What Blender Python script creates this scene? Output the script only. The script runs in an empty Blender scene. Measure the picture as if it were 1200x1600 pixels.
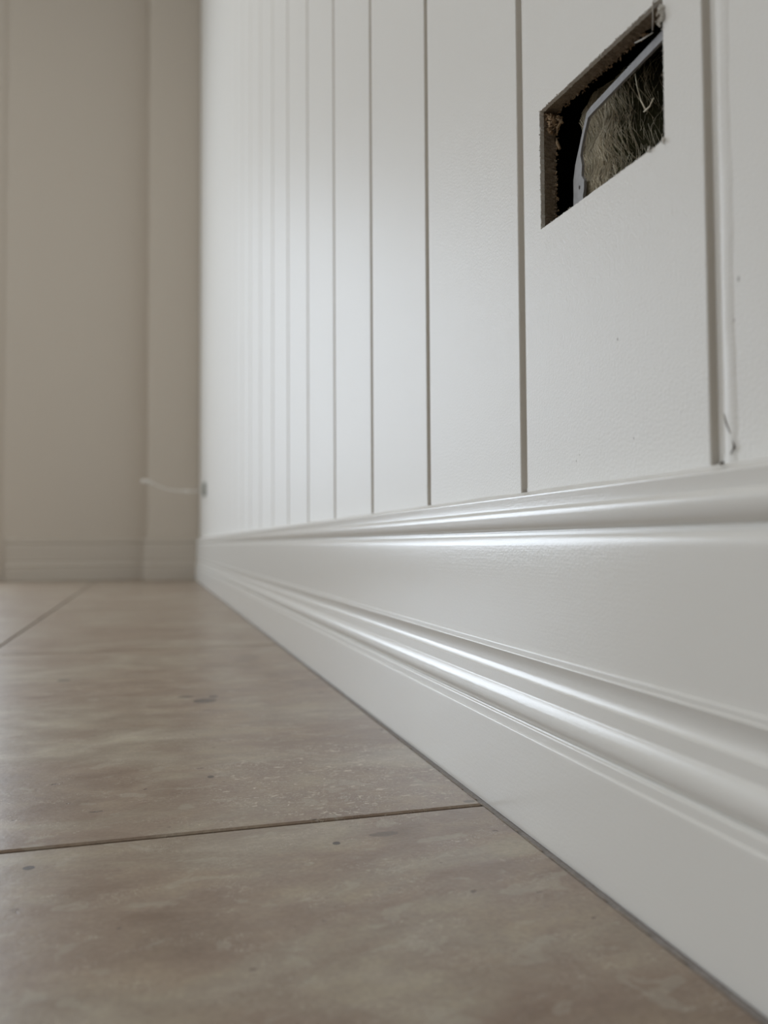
import bpy, bmesh, math, random
from mathutils import Vector, Matrix

scene = bpy.context.scene
COL = scene.collection

# ------------------------------------------------------------------ camera
# world: X=0 is the painted face of the panelled wall (room on the -X side),
# Y runs along that wall away from the camera, Z is up, the floor is Z=0
F_PX, PITCH, YAW, ROLL = 1292.05, 0.0380, 0.27598, -0.00597
CAM = Vector((-0.18432, 0.0, 0.13345))
fwd = Vector((math.sin(YAW)*math.cos(PITCH), math.cos(YAW)*math.cos(PITCH), math.sin(PITCH)))
rgt = Vector((math.cos(YAW), -math.sin(YAW), 0))
upv = rgt.cross(fwd)
r2 = rgt*math.cos(ROLL) + upv*math.sin(ROLL)
u2 = -rgt*math.sin(ROLL) + upv*math.cos(ROLL)
cd = bpy.data.cameras.new('camera')
cam = bpy.data.objects.new('camera', cd)
COL.objects.link(cam)
cam.matrix_world = Matrix(((r2.x, u2.x, -fwd.x, CAM.x), (r2.y, u2.y, -fwd.y, CAM.y),
                           (r2.z, u2.z, -fwd.z, CAM.z), (0, 0, 0, 1)))
cd.sensor_fit = 'HORIZONTAL'
cd.sensor_width = 36.0
cd.lens = F_PX/1200*36.0
cd.clip_start = 0.01
cd.dof.use_dof = True
cd.dof.focus_distance = 0.42
cd.dof.aperture_fstop = cd.lens/3.8      # a phone lens: 3.8 mm pupil
scene.camera = cam

# ------------------------------------------------------------------ light
w = bpy.data.worlds.new('daylight'); scene.world = w; w.use_nodes = True
w.node_tree.nodes['Background'].inputs[0].default_value = (0.80, 0.90, 1.0, 1)
WORLD = 1.4
w.node_tree.nodes['Background'].inputs[1].default_value = WORLD

def area(name, loc, rot, sx, sy, power, color, spread=180):
    l = bpy.data.lights.new(name, 'AREA'); l.shape = 'RECTANGLE'
    l.size = sx; l.size_y = sy; l.energy = power; l.color = color
    l.spread = math.radians(spread)
    o = bpy.data.objects.new(name, l); COL.objects.link(o)
    o.location = loc; o.rotation_euler = rot
    return o
POWER = dict(back=23.0, left_far=0.0, left_near=8.0, rear=0.0, ceiling=10.0)
R90 = math.radians(90)
# the back wall window left of the pier, then added, unseen fill lamps:
# two at the long left wall, one behind the photographer, one under the ceiling
area('back_window_daylight', (-1.32, 3.42, 0.87), (-R90, 0, 0), 1.0, 1.42, POWER['back'], (0.80, 0.89, 1.0))
area('left_fill_lamp', (-2.42, 2.15, 1.2), (0, -R90, 0), 1.6, 1.4, POWER['left_far'], (0.92, 0.95, 1.0))
area('left_fill_lamp', (-2.42, 0.2, 1.2), (0, -R90, 0), 1.6, 1.4, POWER['left_near'], (1.0, 0.98, 0.95))
area('rear_fill_lamp', (-1.2, -2.95, 1.3), (R90, 0, 0), 1.6, 1.4, POWER['rear'], (1.0, 0.96, 0.90))
area('ceiling_fill_lamp', (-1.2, 1.0, 2.68), (0, 0, 0), 1.2, 1.2, POWER['ceiling'], (1.0, 0.92, 0.80))

scene.view_settings.view_transform = 'Standard'
scene.view_settings.look = 'None'
scene.view_settings.gamma = 1
scene.view_settings.use_curve_mapping = False
scene.view_settings.exposure = 0.0

# ------------------------------------------------------------------ helpers
def link(name, me, mats, parent=None, kind=None, loc=None):
    o = bpy.data.objects.new(name, me)
    for m in (mats if isinstance(mats, (list, tuple)) else [mats]):
        me.materials.append(m)
    COL.objects.link(o)
    if loc: o.location = loc
    if parent: o.parent = parent
    if kind: o['kind'] = kind
    return o

def from_bm(name, bm, mats, parent=None, kind=None, smooth=False, loc=None, recalc=True):
    if recalc: bmesh.ops.recalc_face_normals(bm, faces=bm.faces)
    me = bpy.data.meshes.new(name)
    bm.to_mesh(me); bm.free()
    if smooth:
        for p in me.polygons: p.use_smooth = True
    return link(name, me, mats, parent, kind, loc)

def box(bm, x0, x1, y0, y1, z0, z1, mi=0):
    v = [bm.verts.new(c) for c in ((x0, y0, z0), (x1, y0, z0), (x1, y1, z0), (x0, y1, z0),
                                   (x0, y0, z1), (x1, y0, z1), (x1, y1, z1), (x0, y1, z1))]
    for f in ((0, 3, 2, 1), (4, 5, 6, 7), (0, 1, 5, 4), (1, 2, 6, 5), (2, 3, 7, 6), (3, 0, 4, 7)):
        bm.faces.new([v[i] for i in f]).material_index = mi

def tag(o, label, cat, group=None):
    o['label'] = label; o['category'] = cat
    if group: o['group'] = group

def tube(bm, pts, rad, seg=6, mi=0):
    """tube along pts; rad is one radius or one for each point"""
    n = len(pts); pts = [Vector(p) for p in pts]
    rad = rad if isinstance(rad, (list, tuple)) else [rad]*n
    rings = []
    for i, p in enumerate(pts):
        t = (pts[min(i+1, n-1)] - pts[max(i-1, 0)]).normalized()
        a = t.cross(Vector((0, 0, 1)))
        if a.length < 0.2: a = t.cross(Vector((1, 0, 0)))
        a.normalize(); b = t.cross(a)
        rings.append([bm.verts.new(p + (a*math.cos(k*2*math.pi/seg) + b*math.sin(k*2*math.pi/seg))*rad[i])
                      for k in range(seg)])
    for i in range(n-1):
        for k in range(seg):
            f = bm.faces.new((rings[i][k], rings[i][(k+1) % seg], rings[i+1][(k+1) % seg], rings[i+1][k]))
            f.material_index = mi; f.smooth = True
    bm.faces.new(rings[0][::-1]).material_index = mi
    bm.faces.new(rings[-1]).material_index = mi

# ------------------------------------------------------------------ materials
def mat(name):
    m = bpy.data.materials.new(name); m.use_nodes = True
    nt = m.node_tree
    return m, nt, nt.nodes['Principled BSDF']

def N(nt, typ, **kw):
    n = nt.nodes.new(typ)
    for k, v in kw.items(): setattr(n, k, v)
    return n

def pos(nt, scale=(1, 1, 1), loc=(0, 0, 0)):
    g = N(nt, 'ShaderNodeNewGeometry')
    mp = N(nt, 'ShaderNodeMapping')
    mp.inputs['Scale'].default_value = scale
    mp.inputs['Location'].default_value = loc
    nt.links.new(g.outputs['Position'], mp.inputs['Vector'])
    return mp.outputs[0]

def noise(nt, vec, scale, detail=3, rough=.5, dist=0):
    n = N(nt, 'ShaderNodeTexNoise')
    n.inputs['Scale'].default_value = scale
    n.inputs['Detail'].default_value = detail
    n.inputs['Roughness'].default_value = rough
    n.inputs['Distortion'].default_value = dist
    nt.links.new(vec, n.inputs['Vector'])
    return n.outputs['Fac']

def ramp(nt, fac, stops):
    r = N(nt, 'ShaderNodeValToRGB')
    el = r.color_ramp.elements
    while len(el) < len(stops): el.new(0.5)
    for e, (p, c) in zip(el, stops):
        e.position = p; e.color = (c[0], c[1], c[2], 1) if hasattr(c, '__len__') else (c, c, c, 1)
    nt.links.new(fac, r.inputs[0])
    return r.outputs[0]

def mixc(nt, fac, a, b, mode='MIX'):
    m = N(nt, 'ShaderNodeMix', data_type='RGBA', blend_type=mode)
    for s, v in ((m.inputs[0], fac), (m.inputs[6], a), (m.inputs[7], b)):
        if isinstance(v, (int, float)): s.default_value = v
        elif isinstance(v, tuple): s.default_value = (*v, 1)
        else: nt.links.new(v, s)
    return m.outputs[2]

def math_n(nt, op, a, b=0.0, c=None):
    m = N(nt, 'ShaderNodeMath', operation=op)
    for s, v in zip(m.inputs, (a, b) if c is None else (a, b, c)):
        if isinstance(v, (int, float)): s.default_value = v
        else: nt.links.new(v, s)
    return m.outputs[0]

def bump(nt, bs, h, dist, strength=1.0, prev=None):
    b = N(nt, 'ShaderNodeBump')
    b.inputs['Strength'].default_value = strength
    b.inputs['Distance'].default_value = dist
    nt.links.new(h, b.inputs['Height'])
    if prev is not None: nt.links.new(prev, b.inputs['Normal'])
    nt.links.new(b.outputs[0], bs.inputs['Normal'])
    return b.outputs[0]

def paint(name, col, rough, peel_scale, peel, streak=None, coat=0.0):
    m, nt, bs = mat(name)
    bs.inputs['Base Color'].default_value = (*col, 1)
    bs.inputs['Roughness'].default_value = rough
    bs.inputs['IOR'].default_value = 1.5
    bs.inputs['Coat Weight'].default_value = coat
    b = bump(nt, bs, noise(nt, pos(nt), peel_scale, 3, .55), peel)
    if streak:
        b = bump(nt, bs, noise(nt, pos(nt, streak[0]), 1.0, 3, .6), streak[1], 1.0, b)
    return m

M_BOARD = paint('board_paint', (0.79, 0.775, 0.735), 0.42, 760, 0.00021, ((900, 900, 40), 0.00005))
M_GROOVE = paint('groove_shade_paint', (0.64, 0.60, 0.54), 0.6, 480, 0.0002)  # board paint browned and darkened, groove shade put into the colour
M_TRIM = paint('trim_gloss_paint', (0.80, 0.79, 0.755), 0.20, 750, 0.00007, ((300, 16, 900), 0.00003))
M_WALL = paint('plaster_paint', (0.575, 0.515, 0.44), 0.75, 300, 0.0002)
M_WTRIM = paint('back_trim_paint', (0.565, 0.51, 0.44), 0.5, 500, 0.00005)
M_CEIL = paint('ceiling_paint', (0.80, 0.78, 0.74), 0.9, 200, 0.0002)
M_CAULK = paint('caulk_paint', (0.80, 0.79, 0.76), 0.35, 900, 0.0003)

def simple(name, col, rough=.6, metallic=0.0, nscale=None, col2=None, bmp=0):
    m, nt, bs = mat(name)
    bs.inputs['Roughness'].default_value = rough
    bs.inputs['Metallic'].default_value = metallic
    if nscale:
        f = noise(nt, pos(nt), nscale, 4, .6)
        nt.links.new(ramp(nt, f, [(0.35, col), (0.65, col2 or col)]), bs.inputs['Base Color'])
        if bmp: bump(nt, bs, f, bmp)
    else:
        bs.inputs['Base Color'].default_value = (*col, 1)
    return m

M_MDF = simple('raw_fibreboard', (0.30, 0.245, 0.185), .95, 0, 900, (0.20, 0.155, 0.11), .0006)
M_TORN = simple('torn_fibreboard', (0.50, 0.38, 0.25), .95, 0, 1500, (0.22, 0.13, 0.07), .0003)
M_FLAKE = simple('paint_flake', (0.72, 0.70, 0.65), .7)
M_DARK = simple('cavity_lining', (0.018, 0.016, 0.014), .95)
M_STUD = simple('stud_timber', (0.10, 0.06, 0.035), .9, 0, 120, (0.06, 0.035, 0.02))
M_BRACKET = simple('bracket_plastic', (0.38, 0.385, 0.395), .5, 0, 300, (0.31, 0.31, 0.32))
M_SILICONE = simple('grey_silicone', (0.26, 0.235, 0.22), .35, 0, 500, (0.20, 0.18, 0.165), .0003)
M_GROUT = simple('grout', (0.12, 0.09, 0.065), .95, 0, 600, (0.085, 0.065, 0.045), .0003)
M_EDGE = simple('chipped_edge', (0.40, 0.34, 0.28), .8, 0, 1200, (0.26, 0.21, 0.17), .0003)
M_CABLE = simple('cable_sheath', (0.72, 0.69, 0.64), .5)
M_PLATE = simple('plate_grey', (0.30, 0.31, 0.28), .5)
M_FIBRE = simple('glass_wool_fibre', (0.90, 0.83, 0.66), .8)

def insulation():
    m, nt, bs = mat('glass_wool')
    v = pos(nt, (60, 60, 18))
    a = noise(nt, v, 1.0, 5, .65, .6)
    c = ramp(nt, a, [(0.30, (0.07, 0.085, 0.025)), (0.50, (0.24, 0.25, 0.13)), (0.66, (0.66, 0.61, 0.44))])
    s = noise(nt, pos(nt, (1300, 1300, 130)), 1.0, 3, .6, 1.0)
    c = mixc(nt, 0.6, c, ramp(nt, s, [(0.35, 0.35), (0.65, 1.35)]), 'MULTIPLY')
    # cavity shade put into the wool colour: dark olive towards the near side
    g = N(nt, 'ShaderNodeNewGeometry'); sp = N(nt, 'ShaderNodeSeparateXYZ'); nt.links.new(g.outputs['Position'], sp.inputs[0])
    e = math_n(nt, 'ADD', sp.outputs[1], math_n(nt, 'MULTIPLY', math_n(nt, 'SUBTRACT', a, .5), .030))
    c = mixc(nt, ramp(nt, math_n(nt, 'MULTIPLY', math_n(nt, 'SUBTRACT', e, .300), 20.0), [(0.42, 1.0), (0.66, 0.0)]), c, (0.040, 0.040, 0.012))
    nt.links.new(c, bs.inputs['Base Color'])
    bs.inputs['Roughness'].default_value = .95
    bump(nt, bs, s, .002)
    return m
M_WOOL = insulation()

def stone():
    m, nt, bs = mat('travertine_tile')
    L = nt.links
    oi = N(nt, 'ShaderNodeObjectInfo')
    g = N(nt, 'ShaderNodeNewGeometry')
    sc = N(nt, 'ShaderNodeVectorMath', operation='SCALE'); sc.inputs[0].default_value = (7.3, 3.1, 0)
    L.new(oi.outputs['Random'], sc.inputs['Scale'])
    ad = N(nt, 'ShaderNodeVectorMath', operation='ADD')
    L.new(g.outputs['Position'], ad.inputs[0]); L.new(sc.outputs[0], ad.inputs[1])
    def mp(scale):
        q = N(nt, 'ShaderNodeMapping'); q.inputs['Scale'].default_value = scale
        L.new(ad.outputs[0], q.inputs['Vector']); return q.outputs[0]
    sx = N(nt, 'ShaderNodeSeparateXYZ'); L.new(g.outputs['Position'], sx.inputs[0])
    # broad brown / greenish / pinkish clouds, drawn out across the tile
    big = noise(nt, mp((7, 11, 1)), 1.0, 5, .6, .8)
    col = ramp(nt, big, [(0.28, (0.225, 0.165, 0.120)), (0.46, (0.290, 0.218, 0.163)),
                         (0.58, (0.325, 0.268, 0.205)), (0.74, (0.415, 0.358, 0.288))])
    mid = noise(nt, mp((26, 42, 1)), 1.0, 6, .60, .25)
    col = mixc(nt, .75, col, ramp(nt, mid, [(0.32, (0.78, 0.72, 0.69)), (0.50, (1.0, 1.0, 1.0)), (0.66, (1.24, 1.29, 1.24))]), 'MULTIPLY')
    # sandy grain
    gr = noise(nt, mp((420, 560, 1)), 1.0, 3, .6)
    col = mixc(nt, .8, col, ramp(nt, gr, [(0.32, 0.86), (0.68, 1.13)]), 'MULTIPLY')
    # pale islands with crisp rims
    isl = noise(nt, mp((48, 66, 1)), 1.0, 4, .55, .6)
    rm = ramp(nt, isl, [(0.605, 0.0), (0.635, 1.0)])
    col = mixc(nt, math_n(nt, 'MULTIPLY', rm, .28), col, (0.46, 0.43, 0.355))
    # thin pale scribbles
    zn = noise(nt, mp((150, 210, 1)), 1.0, 2, .5, 2.2)
    d = math_n(nt, 'ABSOLUTE', math_n(nt, 'SUBTRACT', zn, .5))
    scr = ramp(nt, d, [(0.0, 1.0), (0.016, 0.0)])
    zone = ramp(nt, noise(nt, mp((34, 60, 1)), 1.0, 3, .6), [(0.50, 0.0), (0.58, 1.0)])
    col = mixc(nt, math_n(nt, 'MULTIPLY', math_n(nt, 'MULTIPLY', scr, zone), .9), col, (0.56, 0.50, 0.42))
    near = math_n(nt, 'SUBTRACT', 1.0, math_n(nt, 'ADD',
        math_n(nt, 'POWER', math_n(nt, 'DIVIDE', math_n(nt, 'ADD', sx.outputs[0], .075), .085), 2.0),
        math_n(nt, 'POWER', math_n(nt, 'DIVIDE', math_n(nt, 'SUBTRACT', sx.outputs[1], .47), .085), 2.0)))
    nz = math_n(nt, 'MINIMUM', 1.0, math_n(nt, 'MULTIPLY', math_n(nt, 'MAXIMUM', near, 0.0), 3.0))
    fl = noise(nt, mp((130, 230, 1)), 1.0, 2, .5, 1.5)
    fm = ramp(nt, fl, [(0.64, 0.0), (0.66, 1.0)])
    sc2 = math_n(nt, 'MULTIPLY', math_n(nt, 'MAXIMUM', fm, math_n(nt, 'MULTIPLY', scr, .8)), nz)
    col = mixc(nt, math_n(nt, 'MULTIPLY', sc2, .9), col, (0.56, 0.50, 0.41))
    # pits
    pit = noise(nt, mp((85, 120, 1)), 1.0, 3, .5)
    pm = ramp(nt, pit, [(0.715, 0.0), (0.73, 1.0)])
    col = mixc(nt, math_n(nt, 'MULTIPLY', pm, .75), col, (0.10, 0.072, 0.055))
    # the single marks of the photograph: dark chips with their own place on the stone
    sep = N(nt, 'ShaderNodeSeparateXYZ'); L.new(g.outputs['Position'], sep.inputs[0])
    wob = math_n(nt, 'MULTIPLY', math_n(nt, 'SUBTRACT', noise(nt, pos(nt), 260, 3, .7), .5), 1.9)
    wx = noise(nt, pos(nt), 700, 2, .6)
    tot = None
    for (x, y, rx, ry, k) in ((-0.2654, 0.879, .0055, .0045, .62), (-0.153, 0.752, .0060, .0045, .50),
                              (-0.139, 0.728, .0085, .0085, .60), (-0.130, 0.745, .0035, .005, .62),
                              (-0.1036, 0.366, .0016, .0016, .75), (-0.232, 0.375, .0022, .0020, .8),
                              (-0.080, 0.371, .0060, .0026, .40), (-0.1500, 0.490, .0016, .0022, .7),
                              (-0.0250, 0.4045, .0028, .0018, .45)):
        a = math_n(nt, 'POWER', math_n(nt, 'DIVIDE', math_n(nt, 'SUBTRACT', sep.outputs[0], x), rx), 2.0)
        b = math_n(nt, 'POWER', math_n(nt, 'DIVIDE', math_n(nt, 'SUBTRACT', sep.outputs[1], y), ry), 2.0)
        r = math_n(nt, 'ADD', math_n(nt, 'ADD', a, b), wob)
        q = math_n(nt, 'MULTIPLY', math_n(nt, 'LESS_THAN', r, 1.3), min(1, k*1.35))
        tot = q if tot is None else math_n(nt, 'MAXIMUM', tot, q)
    col = mixc(nt, tot, col, (0.075, 0.058, 0.046))
    L.new(col, bs.inputs['Base Color'])
    rr = math_n(nt, 'MULTIPLY_ADD', mid, .16, .28)
    L.new(rr, bs.inputs['Roughness'])
    bs.inputs['IOR'].default_value = 1.5
    b1 = bump(nt, bs, noise(nt, mp((60, 80, 1)), 1.0, 4, .6), .0005, .5)
    b2 = bump(nt, bs, gr, .00010, .6, b1)
    bump(nt, bs, pm, -.0006, .5, b2)
    return m
M_TILE = stone()

# ------------------------------------------------------------------ the shell
Y_BACK, X_LEFT, Y_REAR, H = 3.25, -2.4, -3.0, 2.7
def shell(name, boxes, m, kind='structure'):
    bm = bmesh.new()
    for b in boxes: box(bm, *b)
    return from_bm(name, bm, m, kind=kind)

# ---- floor: grout bed, every tile a part
floor = shell('floor', [(X_LEFT-.1, 0.14, Y_REAR-.1, 3.75, -.12, -.0022)], M_GROUT)
def tile(x0, x1, y0, y1, idx):
    bm = bmesh.new()
    g, b = .0017, .0009          # half the joint, the worn arris
    x0 += g; x1 -= g; y0 += g; y1 -= g
    lo = [bm.verts.new(c) for c in ((x0, y0, -.0022), (x1, y0, -.0022), (x1, y1, -.0022), (x0, y1, -.0022))]
    md = [bm.verts.new(c) for c in ((x0, y0, -b), (x1, y0, -b), (x1, y1, -b), (x0, y1, -b))]
    tp = [bm.verts.new(c) for c in ((x0+b, y0+b, 0), (x1-b, y0+b, 0), (x1-b, y1-b, 0), (x0+b, y1-b, 0))]
    bm.faces.new(tp)
    for a, c in ((lo, md), (md, tp)):
        for i in range(4): bm.faces.new((a[i], a[(i+1) % 4], c[(i+1) % 4], c[i]))
    return from_bm('tile', bm, M_TILE, parent=floor)
XJ = [X_LEFT, -1.7874, -1.0815, -0.3757, -0.0186]
YJ = [Y_REAR, -2.425, -1.7198, -1.0140, -0.3082, 0.3976, 1.1034, 1.8091, 2.5149, 3.2207, 3.70]
k = 0
for i in range(len(XJ)-1):
    for j in range(len(YJ)-1):
        tile(XJ[i], XJ[i+1], YJ[j], min(YJ[j+1], 3.68), k); k += 1

# silicone in the slot between the tiles and the skirting, with the ragged cut edge of the tiles
rnd = random.Random(4)
bm = bmesh.new()
ys = [-.6 + i*.004 for i in range(0, 960)]
prev = None
for y in ys:
    if y > 3.225: break
    j = rnd.uniform(-.00025, .00025)
    cur = [bm.verts.new(c) for c in ((-.0203, y, -.0010+j), (-.0190, y, -.0004+j), (-.0178, y, .0000+j), (-.0170, y, .0003))]
    if prev:
        for q in range(3): bm.faces.new((prev[q], prev[q+1], cur[q+1], cur[q]))
    prev = cur
from_bm('silicone_bead', bm, M_SILICONE, parent=floor, smooth=True)
bm = bmesh.new()
y = -.3
while y < 2.2:
    n = rnd.randint(5, 14); pts = []; rad = []
    for i in range(n):
        pts.append((-.0202 + rnd.uniform(-.00022, .00022), y, -.00018 + rnd.uniform(-.0002, .0002)))
        rad.append(rnd.uniform(.00012, .00036)); y += rnd.uniform(.0012, .0035)
    tube(bm, pts, rad, 5)
    y += rnd.uniform(0, .004)
o = from_bm('cut_tile_edge', bm, M_EDGE, parent=floor, smooth=True)
o['label'] = 'ragged pale cut edge of the tiles'

# ---- skirting profile (z, distance out from the wall), drawn from its highlights
def arc(cz, ct, rz, rt, a0, a1, n):
    return [(cz + rz*math.sin(math.radians(a0+(a1-a0)*i/n)), ct + rt*math.cos(math.radians(a0+(a1-a0)*i/n))) for i in range(n+1)]
def step(z, t, r):      # a fillet that rolls back by r: face below at t, next face at t-r
    return arc(z-r, t-r, r, r, 0, 90, 5)
PROF = [(.0003, .0150), (.0003, .0176), (.0005, .0179), (.0009, .0180), (.0020, .0180), (.0425, .0180)]
PROF += step(.0448, .0180, .0007) + [(.0449, .0172), (.0455, .0172), (.0482, .0172)]
PROF += step(.0492, .0172, .0007) + [(.0493, .0160), (.0498, .0156)]
# torus whose top breaks sharply into a flat band
PROF += [(.0564 + .0095*math.sin(math.radians(a)), .0083 + .0095*math.cos(math.radians(a))) for a in range(-44, 45, 4)]
PROF += [(.0631, .0151), (.0637, .0151), (.0683, .0151), (.0690, .0151)]
# scotia that starts steeply at the band and runs out almost straight
z_, t_ = .0690, .0151
for i in range(24):
    u = (i+.5)/24
    tilt = 46*(1-u/.38) if u < .38 else -23*math.sin((u-.38)/.62*math.pi*.5)
    z_ += .0106/24; t_ -= math.tan(math.radians(tilt))*.0106/24
    PROF.append((z_, t_))
tb = t_
PROF += [(.0798, tb+.0001)] + step(.0804, tb+.0001, .0005)
tc = tb-.0004-.0001
PROF += [(.0805, tc), (.0809, tc), (.0822, tc)] + step(.0831, tc, .0007)
FACE = tc - .0008
PROF += [(.0832, FACE+.0001), (.0840, FACE), (.0860, FACE), (.1290, FACE), (.1318, FACE)]
PROF += [(.1318+.0050*i/8, FACE-.0017*(i/8)**2.0) for i in range(1, 9)]
PROF += [(.1369, FACE-.0020), (.1374, FACE-.0021), (.1379, FACE-.0021), (.1382, FACE-.0022), (.1384, FACE-.0025), (.1385, FACE-.0029)]
NT = FACE - .0029 - .0022
PROF += [(.1462 + .0077*math.sin(math.radians(a)), NT + .0064*math.cos(math.radians(a))) for a in range(-70, 0, 5)]
PROF += [(.1462 + .0050*math.sin(math.radians(a)), NT + .0064*math.cos(math.radians(a))) for a in range(0, 45, 4)]
PROF += [(.1499, NT+.0046), (.1504, NT+.0046), (.1530, NT+.0048), (.1550, NT+.0050), (.1556, NT+.0048), (.1559, NT+.0043), (.1560, NT+.0036), (.1560, 0.0)]

def sweep(path, seg, PROF=PROF):
    """skirting along segment `seg` of the path (x, y), mitred at both ends, room on the left hand"""
    P = [Vector(p) for p in path]
    def nrm(i):
        d = (P[i+1]-P[i]).normalized(); return Vector((-d.y, d.x))
    n = nrm(seg)
    def off(i):
        if i == 0: return nrm(0)
        if i == len(P)-1: return nrm(len(P)-2)
        a, b = nrm(i-1), nrm(i); m = (a+b).normalized()
        return m/m.dot(a)
    bm = bmesh.new(); rows = []
    L = (P[seg+1]-P[seg]).length
    cuts = [0, 1] if L < 1 else [0, .45, .5, .55, .6, .7, .85, 1]
    for t in cuts:
        p = P[seg].lerp(P[seg+1], t)
        if t == 0: o = off(seg)
        elif t == 1: o = off(seg+1)
        else: o = n
        rows.append([bm.verts.new((p.x + o.x*th, p.y + o.y*th, z)) for z, th in PROF])
    for a, b in zip(rows, rows[1:]):
        for i in range(len(PROF)-1):
            bm.faces.new((a[i], b[i], b[i+1], a[i+1]))
    return bm
REC = 3.355
PATH = [(0, -3), (0, Y_BACK), (-.193, Y_BACK), (-.193, REC), (-.700, REC)]
bb_right = from_bm('baseboard_right', sweep(PATH, 0), M_TRIM, kind='structure', smooth=True)
bb_right.data.set_sharp_from_angle(angle=math.radians(24))
bm = sweep(PATH, 1)
for s in (2, 3):
    b2 = sweep(PATH, s); me = bpy.data.meshes.new('t'); b2.to_mesh(me); b2.free(); bm.from_mesh(me)
    bpy.data.meshes.remove(me)
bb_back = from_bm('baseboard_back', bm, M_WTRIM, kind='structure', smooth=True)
bb_back.data.set_sharp_from_angle(angle=math.radians(24))
CAULK = [(.1590, -.0005), (.1588, .0012), (.1582, .0040), (.1573, .0075), (.1565, .0100), (.1556, NT+.0052)]
bm = bmesh.new()
for q in (1, 2, 3):
    b2 = sweep(PATH, q, CAULK); me = bpy.data.meshes.new('t'); b2.to_mesh(me); b2.free(); bm.from_mesh(me)
    bpy.data.meshes.remove(me)
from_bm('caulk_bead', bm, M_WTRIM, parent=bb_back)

# ---- panelled wall: every board a part
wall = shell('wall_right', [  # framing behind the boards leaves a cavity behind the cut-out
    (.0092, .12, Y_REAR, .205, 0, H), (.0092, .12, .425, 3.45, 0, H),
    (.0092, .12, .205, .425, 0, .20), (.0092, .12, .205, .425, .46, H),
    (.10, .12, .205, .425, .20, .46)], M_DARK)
PITCH_B, Y0 = 0.15, 0.23708
GW, GI, GD, TH = .0037, .0033, .0032, .0090   # half groove at face, at its floor, depth, board thickness
ZB, ZT = .08, H
def board_profile(y0, y1):
    """(y, x) from the near tongue round the face to the far tongue; x is depth behind the face"""
    e = .0005
    p = [(y0+.00005, TH), (y0+.00005, GD), (y0+GI, GD), (y0+GW-.0002, .0009), (y0+GW, .00045), (y0+GW+.0002, .00015), (y0+GW+e, 0.0)]
    return p + [(y0+y1-a, b) for a, b in reversed(p)]
def board(y0, y1):
    bm = bmesh.new(); pr = board_profile(y0, y1)
    rows = [[bm.verts.new((x, y, z)) for y, x in pr] for z in (ZB, ZT)]
    n = len(pr)
    for i in range(n):
        f = bm.faces.new((rows[0][i], rows[0][(i+1) % n], rows[1][(i+1) % n], rows[1][i]))
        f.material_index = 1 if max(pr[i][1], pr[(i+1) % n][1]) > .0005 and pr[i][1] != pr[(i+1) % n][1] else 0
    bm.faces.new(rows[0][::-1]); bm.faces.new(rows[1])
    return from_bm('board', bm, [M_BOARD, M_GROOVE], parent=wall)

def clipped(y0, y1):
    return board(y0, min(y1, Y_BACK))
for n in range(-6, 21):
    y0 = Y0 + PITCH_B*n
    if n == 0: continue
    clipped(y0, y0+PITCH_B)

# the board with the cut-out
HOLE = [(.2632, .2836), (.2628, .3385), (.3644, .3462), (.3647, .2872)]    # (y, z) of the four corners
def hole_loop(n_side, jit, grow, seed):
    r = random.Random(seed); out = []; cy = sum(p[0] for p in HOLE)/4; cz = sum(p[1] for p in HOLE)/4
    for s in range(4):
        a, b = HOLE[s], HOLE[(s+1) % 4]
        for i in range(n_side):
            t = i/n_side
            y, z = a[0]+(b[0]-a[0])*t, a[1]+(b[1]-a[1])*t
            dy, dz = (1 if y > cy else -1), (1 if z > cz else -1)
            j = r.gauss(0, jit) if i else 0
            if s in (0, 2): y += dy*(grow) + j
            else: z += dz*(grow) + j
            out.append((y, z))
    return out
NS = 110
def cut_board():
    y0, y1 = Y0, Y0+PITCH_B
    bm = bmesh.new(); pr = board_profile(y0, y1); n = len(pr)
    rows = [[bm.verts.new((x, y, z)) for y, x in pr] for z in (ZB, ZT)]
    for i in range(n):
        a, b = pr[i], pr[(i+1) % n]
        if abs(a[1]) < 1e-9 and abs(b[1]) < 1e-9: front = i; continue
        if abs(a[1]-TH) < 1e-9 and abs(b[1]-TH) < 1e-9: back = i; continue
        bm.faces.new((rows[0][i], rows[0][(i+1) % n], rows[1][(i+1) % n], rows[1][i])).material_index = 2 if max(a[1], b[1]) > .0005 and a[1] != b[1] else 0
    bm.faces.new(rows[0][::-1]); bm.faces.new(rows[1])
    loops = []
    for x, jit, grow, seed in ((0, .00010, 0, 1), (.0003, .00013, -.0001, 2), (.0022, .00014, -.0001, 3), (.0030, .0002, 0.0, 5), (.0062, .0003, .0001, 6), (.0078, .00035, .0001, 8), (TH, .0006, .0002, 7)):
        loops.append([bm.verts.new((x, y, z)) for y, z in hole_loop(NS, jit, grow, seed)])
    m = len(loops[0])
    for li in range(len(loops)-1):
        for i in range(m):
            f = bm.faces.new((loops[li][i], loops[li][(i+1) % m], loops[li+1][(i+1) % m], loops[li+1][i]))
            f.material_index = 0 if li < 2 else 1
    for side, loop in ((front, loops[0]), (back, loops[-1])):
        outer = [rows[0][side], rows[0][(side+1) % n], rows[1][(side+1) % n], rows[1][side]]
        es = []
        for vs in (outer, loop):
            for i in range(len(vs)):
                e = bm.edges.get((vs[i], vs[(i+1) % len(vs)])) or bm.edges.new((vs[i], vs[(i+1) % len(vs)]))
                es.append(e)
        bmesh.ops.triangle_fill(bm, use_beauty=True, use_dissolve=False, edges=es, normal=(-1, 0, 0))
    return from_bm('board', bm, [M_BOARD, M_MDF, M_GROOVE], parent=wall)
cutb = cut_board()
cutb['label'] = 'board with a ragged rectangular hole cut through it'

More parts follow.
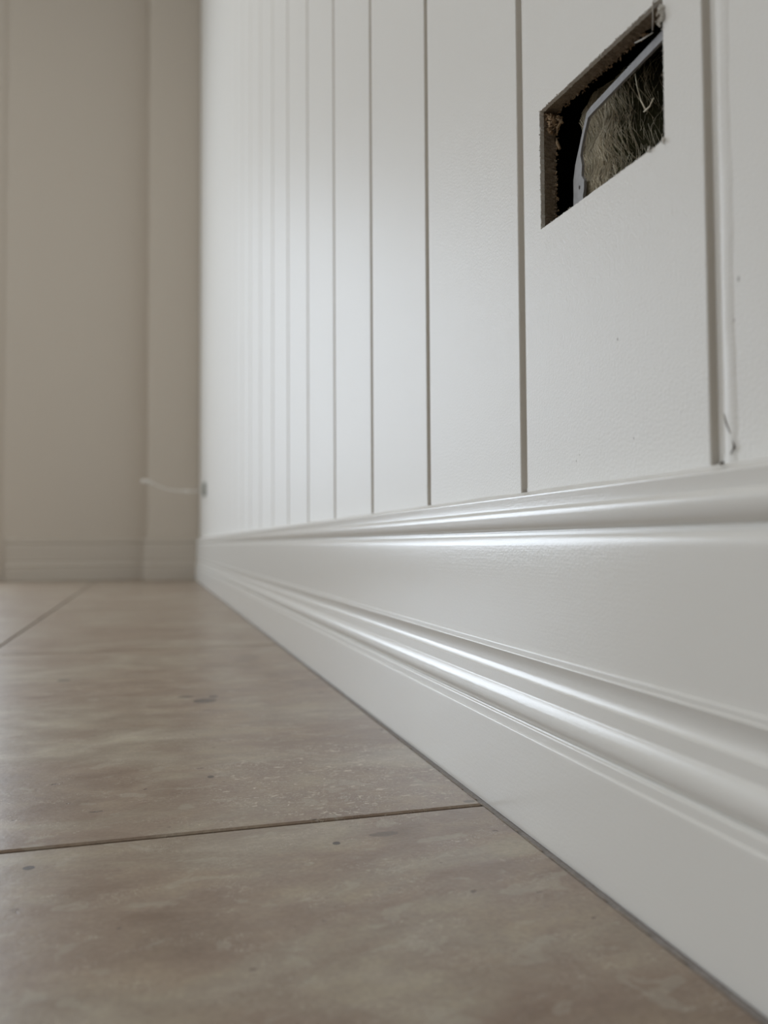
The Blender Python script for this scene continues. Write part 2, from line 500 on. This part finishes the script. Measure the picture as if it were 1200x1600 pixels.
def lerp_hole(s, t):
    a, b = HOLE[s], HOLE[(s+1) % 4]
    return a[0]+(b[0]-a[0])*t, a[1]+(b[1]-a[1])*t

# torn fibreboard hanging round the back edge of the hole
rnd = random.Random(11)
def chip(bm, c, size, el=1.0, mi=0):
    v = []
    ax = Vector((rnd.gauss(0, 1), rnd.gauss(0, 1), rnd.gauss(0, 1))).normalized()
    bx = ax.cross(Vector((rnd.gauss(0, 1), rnd.gauss(0, 1), rnd.gauss(0, 1)))).normalized()
    cx = ax.cross(bx)
    for k in range(6):
        a = k*math.pi/3 + rnd.uniform(-.3, .3)
        v.append(bm.verts.new(Vector(c) + ax*(math.cos(a)*size*el*rnd.uniform(.5, 1.1)) + bx*(math.sin(a)*size*rnd.uniform(.4, 1)) + cx*rnd.uniform(-.2, .2)*size))
    t = bm.verts.new(Vector(c) + cx*size*.35); u = bm.verts.new(Vector(c) - cx*size*.35)
    for k in range(6):
        bm.faces.new((v[k], v[(k+1) % 6], t)).material_index = mi
        bm.faces.new((v[(k+1) % 6], v[k], u)).material_index = mi
bm = bmesh.new()
for s, cnt in ((1, 95), (2, 55), (0, 40), (3, 14)):
    for i in range(cnt):
        t = rnd.random(); y, z = lerp_hole(s, t)
        sz = rnd.uniform(.0003, .0009)
        chip(bm, (TH - rnd.uniform(-.0006, .0008), y + (rnd.uniform(-.0008, .0004) if s == 2 else rnd.uniform(-.0003, .0003)), z - (rnd.uniform(-.0003, .0011) if s == 1 else 0)), sz, 1.3)
# the broken far top corner
for i in range(110):
    u = rnd.random(); q = rnd.random()
    chip(bm, (.0030 + .0060*rnd.random(), .3640 - .0075*u*q, .3452 - .0105*u*(1-q*.5)), rnd.uniform(.0005, .0013), 1.6)
for pts in (((.0085, .3600, .3425), (.0080, .3575, .3390), (.0070, .3590, .3362), (.0078, .3615, .3342)),
            ((.0070, .3625, .3430), (.0078, .3590, .3405), (.0085, .3570, .3380)),
            ((.0088, .3640, .3340), (.0086, .3625, .3300), (.0090, .3610, .3270))):
    tube(bm, pts, [.0003, .0009, .0007, .0003][:len(pts)], 5)
o = from_bm('torn_fibres', bm, M_TORN, parent=cutb)
o['label'] = 'brown torn fibreboard hanging in the hole'
bm = bmesh.new()
for s, cnt in ((0, 26), (1, 60), (2, 26), (3, 30)):         # lifted paint along the sawn face edge
    for i in range(cnt):
        y, z = lerp_hole(s, rnd.random()); chip(bm, (-.0001, y, z), rnd.uniform(.0002, .00045), 1.8)
for i in range(90):                                         # puffy white lump at the near top corner
    chip(bm, (-.0012 + .007*rnd.random()**1.5, (.2622 + rnd.uniform(-.0014, .0046)*rnd.random()), .3285 + .0062*rnd.random()), rnd.uniform(.0005, .0012), 1.2)
for y, z in ((.2634, .2822), (.2724, .2830)):               # paint whiskers below the bottom edge
    tube(bm, [(-.0002, y, z+.0022), (-.0009, y-.0004, z+.0006), (-.0008, y-.0006, z-.0004)], [.0004, .0006, .0003], 6)
tube(bm, [(.0002, .2660, .3420), (-.0006, .2680, .3392), (.0022, .2722, .3366), (.0050, .2768, .3345)], [.0002, .00034, .0003, .0002], 5)
tube(bm, [(.0060, .2905, .3378), (.0062, .2850, .3362), (.0066, .2790, .3352)], [.0002, .0003, .0002], 5)
o = from_bm('paint_flakes', bm, M_FLAKE, parent=cutb)
o['label'] = 'white lifted paint flakes on the sawn edge'

# dried paint and filler in the foot of the two nearest grooves, rough joint beside the near one
bm = bmesh.new()
def lump(c, r, el=(1, 1, 1), sub=2, seed=0):
    rr = random.Random(seed)
    res = bmesh.ops.create_icosphere(bm, subdivisions=sub, radius=1)
    for v in res['verts']:
        k = 1 + rr.uniform(-.25, .25)
        v.co = Vector((v.co.x*r*el[0]*k + c[0], v.co.y*r*el[1]*k + c[1], v.co.z*r*el[2]*k + c[2]))
lump((.0028, .2352, .1590), .0016, (1.3, 1.0, 2.4), 2, 1)
lump((.0012, .2338, .1640), .0010, (1.2, .7, 3.6), 2, 2)
lump((.0008, .2325, .1600), .0011, (1, 1.5, 1.6), 2, 3)
lump((.0026, .3850, .1592), .0015, (1.4, .9, 2.2), 2, 4)
lump((.0022, .3838, .1640), .0008, (1.3, .6, 3.5), 2, 5)
for i in range(6, 60):
    n = i % 12 + 2
    lump((.0030, Y0 + PITCH_B*n + .001*((i*7) % 3-1), .1585), .0013, (1.2, 1.3, 1.4), 1, i) if i < 18 else None
from_bm('paint_fill', bm, M_CAULK, parent=wall, smooth=True)
bm = bmesh.new()                      # hand-filled ridge down the near board
rr = random.Random(8); rows = []
z = .158
ph = 0
while z < .46:
    wv = .00035*math.sin(z*95) + .0002*math.sin(z*310+1)
    rows.append([bm.verts.new((x, y, z)) for x, y in ((.0006, .2338), (-.00035+rr.uniform(-.0001, .0001), .2328), (-.00045, .2305+wv), (-.00030, .2278+wv), (.0001, .2268+wv+rr.uniform(-.0002, .0002)))])
    z += .0016
for a, b in zip(rows, rows[1:]):
    for i in range(4): bm.faces.new((a[i], a[i+1], b[i+1], b[i]))
from_bm('filler_ridge', bm, M_BOARD, parent=wall, smooth=True)
bm = bmesh.new()                      # cracks in that filler: dark tubes with the slit shadow as their colour
M_CRACK = simple('crack_shadow', (0.17, 0.15, 0.13), .9)
for pts, rd in ((((-.0004, .2330, .1760), (-.0005, .2316, .1722), (-.0005, .2300, .1692)), .00028),
                (((-.0006, .2288, .1665), (-.0007, .2278, .1642), (-.0008, .2296, .1622)), .00036),
                (((-.0032, .2316, .1594), (-.0034, .2308, .1590), (-.0034, .2296, .1594)), .00065)):
    tube(bm, pts, [rd*.4, rd, rd*.5], 6)
from_bm('crack', bm, M_CRACK, parent=wall)

# nicks in the board faces
bm = bmesh.new()
for y, z, s in ((.2975, .2166, .0009), (.2249, .2190, .0011), (.2275, .2060, .0009), (.2290, .1880, .0008), (.2870, .1745, .0007), (.3330, .1700, .0007), (.3300, .1725, .0005)):
    n = 9; c = bm.verts.new((-.0001, y, z)); ring = []
    for k in range(n):
        a = k*2*math.pi/n; q = rnd.uniform(.6, 1.1)
        ring.append(bm.verts.new((-.00002, y + math.cos(a)*s*.5*q, z + math.sin(a)*s*q)))
    for k in range(n): bm.faces.new((ring[k], ring[(k+1) % n], c))
from_bm('nick', bm, simple('scuff', (.42, .40, .37), .6), parent=wall)

# painted caulk over the top of the skirting
bm = bmesh.new(); rr = random.Random(5); prev = None; y = -.5; wob = 0
while y < 3.245:
    wob = wob*.9 + rr.gauss(0, .00006)
    zt = .1590 + wob + .0002*math.sin(y*60)
    e = rr.gauss(0, .00013)
    cur = [bm.verts.new(c) for c in ((0.0006, y, zt+.0005), (-.0008+e*.6, y, zt+e), (-.0030+e, y, .1575+e*1.5), (-.0070+e, y, .1567+e*1.5), (-.0102+e, y, .1562+e), (-.0112, y, .1556))]
    if prev:
        for q in range(5): bm.faces.new((prev[q], prev[q+1], cur[q+1], cur[q]))
    prev = cur; y += .0022 if y < 1.2 else .02
from_bm('caulk_bead', bm, M_CAULK, parent=bb_right, smooth=True)

# ---- back wall with its pier, a glazed door opening past the left edge of the view
BX0, BX1 = -1.84, -.80          # window opening in the back wall
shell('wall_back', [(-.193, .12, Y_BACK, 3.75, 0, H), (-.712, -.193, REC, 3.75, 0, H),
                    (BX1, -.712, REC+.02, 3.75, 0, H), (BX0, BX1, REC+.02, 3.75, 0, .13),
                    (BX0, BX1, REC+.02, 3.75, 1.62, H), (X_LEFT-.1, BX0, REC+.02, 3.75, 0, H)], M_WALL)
def window(name, quads):
    bm = bmesh.new()
    for q in quads: box(bm, *q)
    return from_bm(name, bm, M_WTRIM, kind='structure')
window('window_1', [(BX1-.03, BX1, REC+.012, 3.48, .13, 1.62), (BX0, BX0+.03, REC+.012, 3.48, .13, 1.62),
                    (BX0+.03, BX1-.03, REC+.012, 3.48, .13, .15), (BX0+.03, BX1-.03, REC+.012, 3.48, 1.60, 1.62)])
LY = [(1.34, 2.96), (-.61, 1.01)]  # unseen left wall openings, added along with the fill lamps
lb = [(X_LEFT-.1, X_LEFT, Y_REAR-.1, LY[1][0], 0, H), (X_LEFT-.1, X_LEFT, LY[1][1], LY[0][0], 0, H), (X_LEFT-.1, X_LEFT, LY[0][1], REC+.02, 0, H)]
for a, b in LY: lb += [(X_LEFT-.1, X_LEFT, a, b, 0, .49), (X_LEFT-.1, X_LEFT, a, b, 1.91, H)]
shell('wall_left', lb, M_WALL)
for i, (a, b) in enumerate(LY):
    window('window_%d' % (i+2), [(X_LEFT-.08, X_LEFT, a, a+.01, .49, 1.91), (X_LEFT-.08, X_LEFT, b-.01, b, .49, 1.91),
                                 (X_LEFT-.08, X_LEFT, a+.01, b-.01, .49, .50), (X_LEFT-.08, X_LEFT, a+.01, b-.01, 1.90, 1.91)])
shell('wall_front', [(X_LEFT, .12, Y_REAR-.1, Y_REAR, 0, H)], M_WALL)
shell('ceiling', [(X_LEFT-.1, .14, Y_REAR-.1, 3.75, H, H+.1)], M_CEIL)

# ------------------------------------------------------------------ things in the cut-out
def bracket():
    bm = bmesh.new(); x0, x1 = .0094, .0108
    out = [(.2480, .2660), (.2480, .3420), (.2560, .3400), (.2760, .3352), (.3060, .3341), (.3320, .3331), (.3357, .3322), (.3375, .3290),
           (.3402, .3245), (.3432, .3190), (.3468, .3127), (.3488, .3060), (.3489, .2989), (.3494, .2900), (.3485, .2660)]
    inn = [(.2580, .2740), (.2580, .3330), (.2752, .3314), (.3050, .3305), (.3300, .3297), (.3345, .3293), (.3358, .3272), (.3382, .3235), (.3405, .3190), (.3420, .3150),
           (.3406, .3098), (.3412, .3050), (.3388, .3018), (.3392, .2975), (.3402, .2950), (.3395, .2900), (.3400, .2740)]
    hole = [(.3432 + .0007*math.cos(a*math.pi/5), .3002 + .0011*math.sin(a*math.pi/5)) for a in range(10)]
    L = []
    for pts in (out, inn, hole):
        L.append([[bm.verts.new((x, y, z)) for y, z in pts] for x in (x0, x1)])
    for a, b in L:
        for i in range(len(a)): bm.faces.new((a[i], a[(i+1) % len(a)], b[(i+1) % len(a)], b[i]))
    for s in (0, 1):
        es = []
        for l in L:
            vs = l[s]
            for i in range(len(vs)):
                es.append(bm.edges.get((vs[i], vs[(i+1) % len(vs)])))
        bmesh.ops.triangle_fill(bm, use_beauty=True, use_dissolve=False, edges=es, normal=(-1, 0, 0))
    return from_bm('mounting_bracket', bm, M_BRACKET)
o = bracket()
tag(o, 'thin white mounting bracket with a screw hole, inside the hole cut in the panelled wall', 'bracket')

bm = bmesh.new(); rr = random.Random(2)
NY, NZ = 26, 30
def batt_x(y, z):
    return .021 + .004*math.sin(y*55+1)*math.sin(z*38) + .0022*math.sin(y*230+z*90) + .0015*math.sin(z*310) + (0.034*min(1, max(0, (.334-y)/.035))**1.6) + .030*min(1, max(0, (z-.350)/.015)) + .050*min(1, max(0, (y-.354)/.010))
g = [[bm.verts.new((batt_x(.222+.19*i/NY, .205+.19*j/NZ)+rr.uniform(-.0012, .0012), .222+.19*i/NY, .205+.19*j/NZ)) for j in range(NZ+1)] for i in range(NY+1)]
for i in range(NY):
    for j in range(NZ): bm.faces.new((g[i][j], g[i+1][j], g[i+1][j+1], g[i][j+1])).smooth = True
bk = [[bm.verts.new((.097, .222+.19*i, .205+.19*j)) for j in (0, 1)] for i in (0, 1)]
bm.faces.new((bk[0][0], bk[0][1], bk[1][1], bk[1][0]))
bm.faces.new([g[i][0] for i in range(NY+1)] + [bk[1][0], bk[0][0]])
bm.faces.new([g[i][NZ] for i in range(NY+1)] + [bk[1][1], bk[0][1]])
bm.faces.new([g[0][j] for j in range(NZ+1)] + [bk[0][1], bk[0][0]])
bm.faces.new([g[NY][j] for j in range(NZ+1)] + [bk[1][1], bk[1][0]])
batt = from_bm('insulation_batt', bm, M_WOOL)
tag(batt, 'fuzzy green and beige glass wool insulation seen deep inside the hole in the wall', 'insulation')
bm = bmesh.new()
for i in range(4200):
    y = rr.gauss(.341, .007) if i % 9 else rr.uniform(.312, .356)
    z = rr.uniform(.262, .365)
    if not (.305 < y < .357): continue
    L = rr.uniform(.008, .028); lean = rr.gauss(.02, .14); cv = rr.gauss(0, .0012)
    pts = []
    for q in range(4):
        t = q/3 - .5
        yy = y + lean*L*t + cv*(4*t*t-1); zz = z + L*t
        pts.append((batt_x(yy, zz) - rr.uniform(.0002, .003), yy, zz))
    tube(bm, pts, rr.uniform(.00005, .00013), 3)
for pts in (((.0200, .3120, .3390), (.0200, .3105, .3320), (.0200, .3080, .3250), (.021, .3055, .3190)), ((.020, .3060, .3190), (.0195, .3010, .3185), (.0192, .2975, .3205))):
    tube(bm, pts, .00035, 5)
o = from_bm('loose_fibres', bm, M_FIBRE, parent=batt, kind='stuff')
o['label'] = 'pale loose fibres on the insulation'

# ------------------------------------------------------------------ cable at the far end of the wall
bm = bmesh.new()
YC = 2.90
box(bm, -.010, 0, YC-.020, YC+.018, .298, .346)
bmesh.ops.bevel(bm, geom=bm.edges[:], offset=.002, segments=2, affect='EDGES')
o = from_bm('outlet_plate', bm, M_PLATE)
tag(o, 'small grey outlet plate on the panelled wall near the far corner', 'outlet')
bm = bmesh.new()
tube(bm, [(-.0102, YC, .3205), (-.030, YC, .3165), (-.0675, YC, .3150), (-.100, YC, .3170), (-.131, YC, .3215), (-.160, YC, .3320), (-.178, YC, .3420)], .0030, 8)
cb = from_bm('cable', bm, M_CABLE, smooth=True)
tag(cb, 'thin white cable sticking out of the small outlet plate near the far corner', 'cable')
bm = bmesh.new()
tube(bm, [(-.176, YC, .3408), (-.181, YC, .3436), (-.184, YC, .3450), (-.206, YC, .3478), (-.213, YC, .3484)], [.0038, .0045, .0072, .0072, .0050], 10)
o = from_bm('connector', bm, M_CABLE, parent=cb, smooth=True)
bm = bmesh.new()
tube(bm, [(-.056, YC, .3150), (-.060, YC, .3150), (-.072, YC, .3150), (-.076, YC, .3151)], [.0032, .0058, .0058, .0032], 10)
from_bm('collar', bm, M_CABLE, parent=cb, smooth=True)
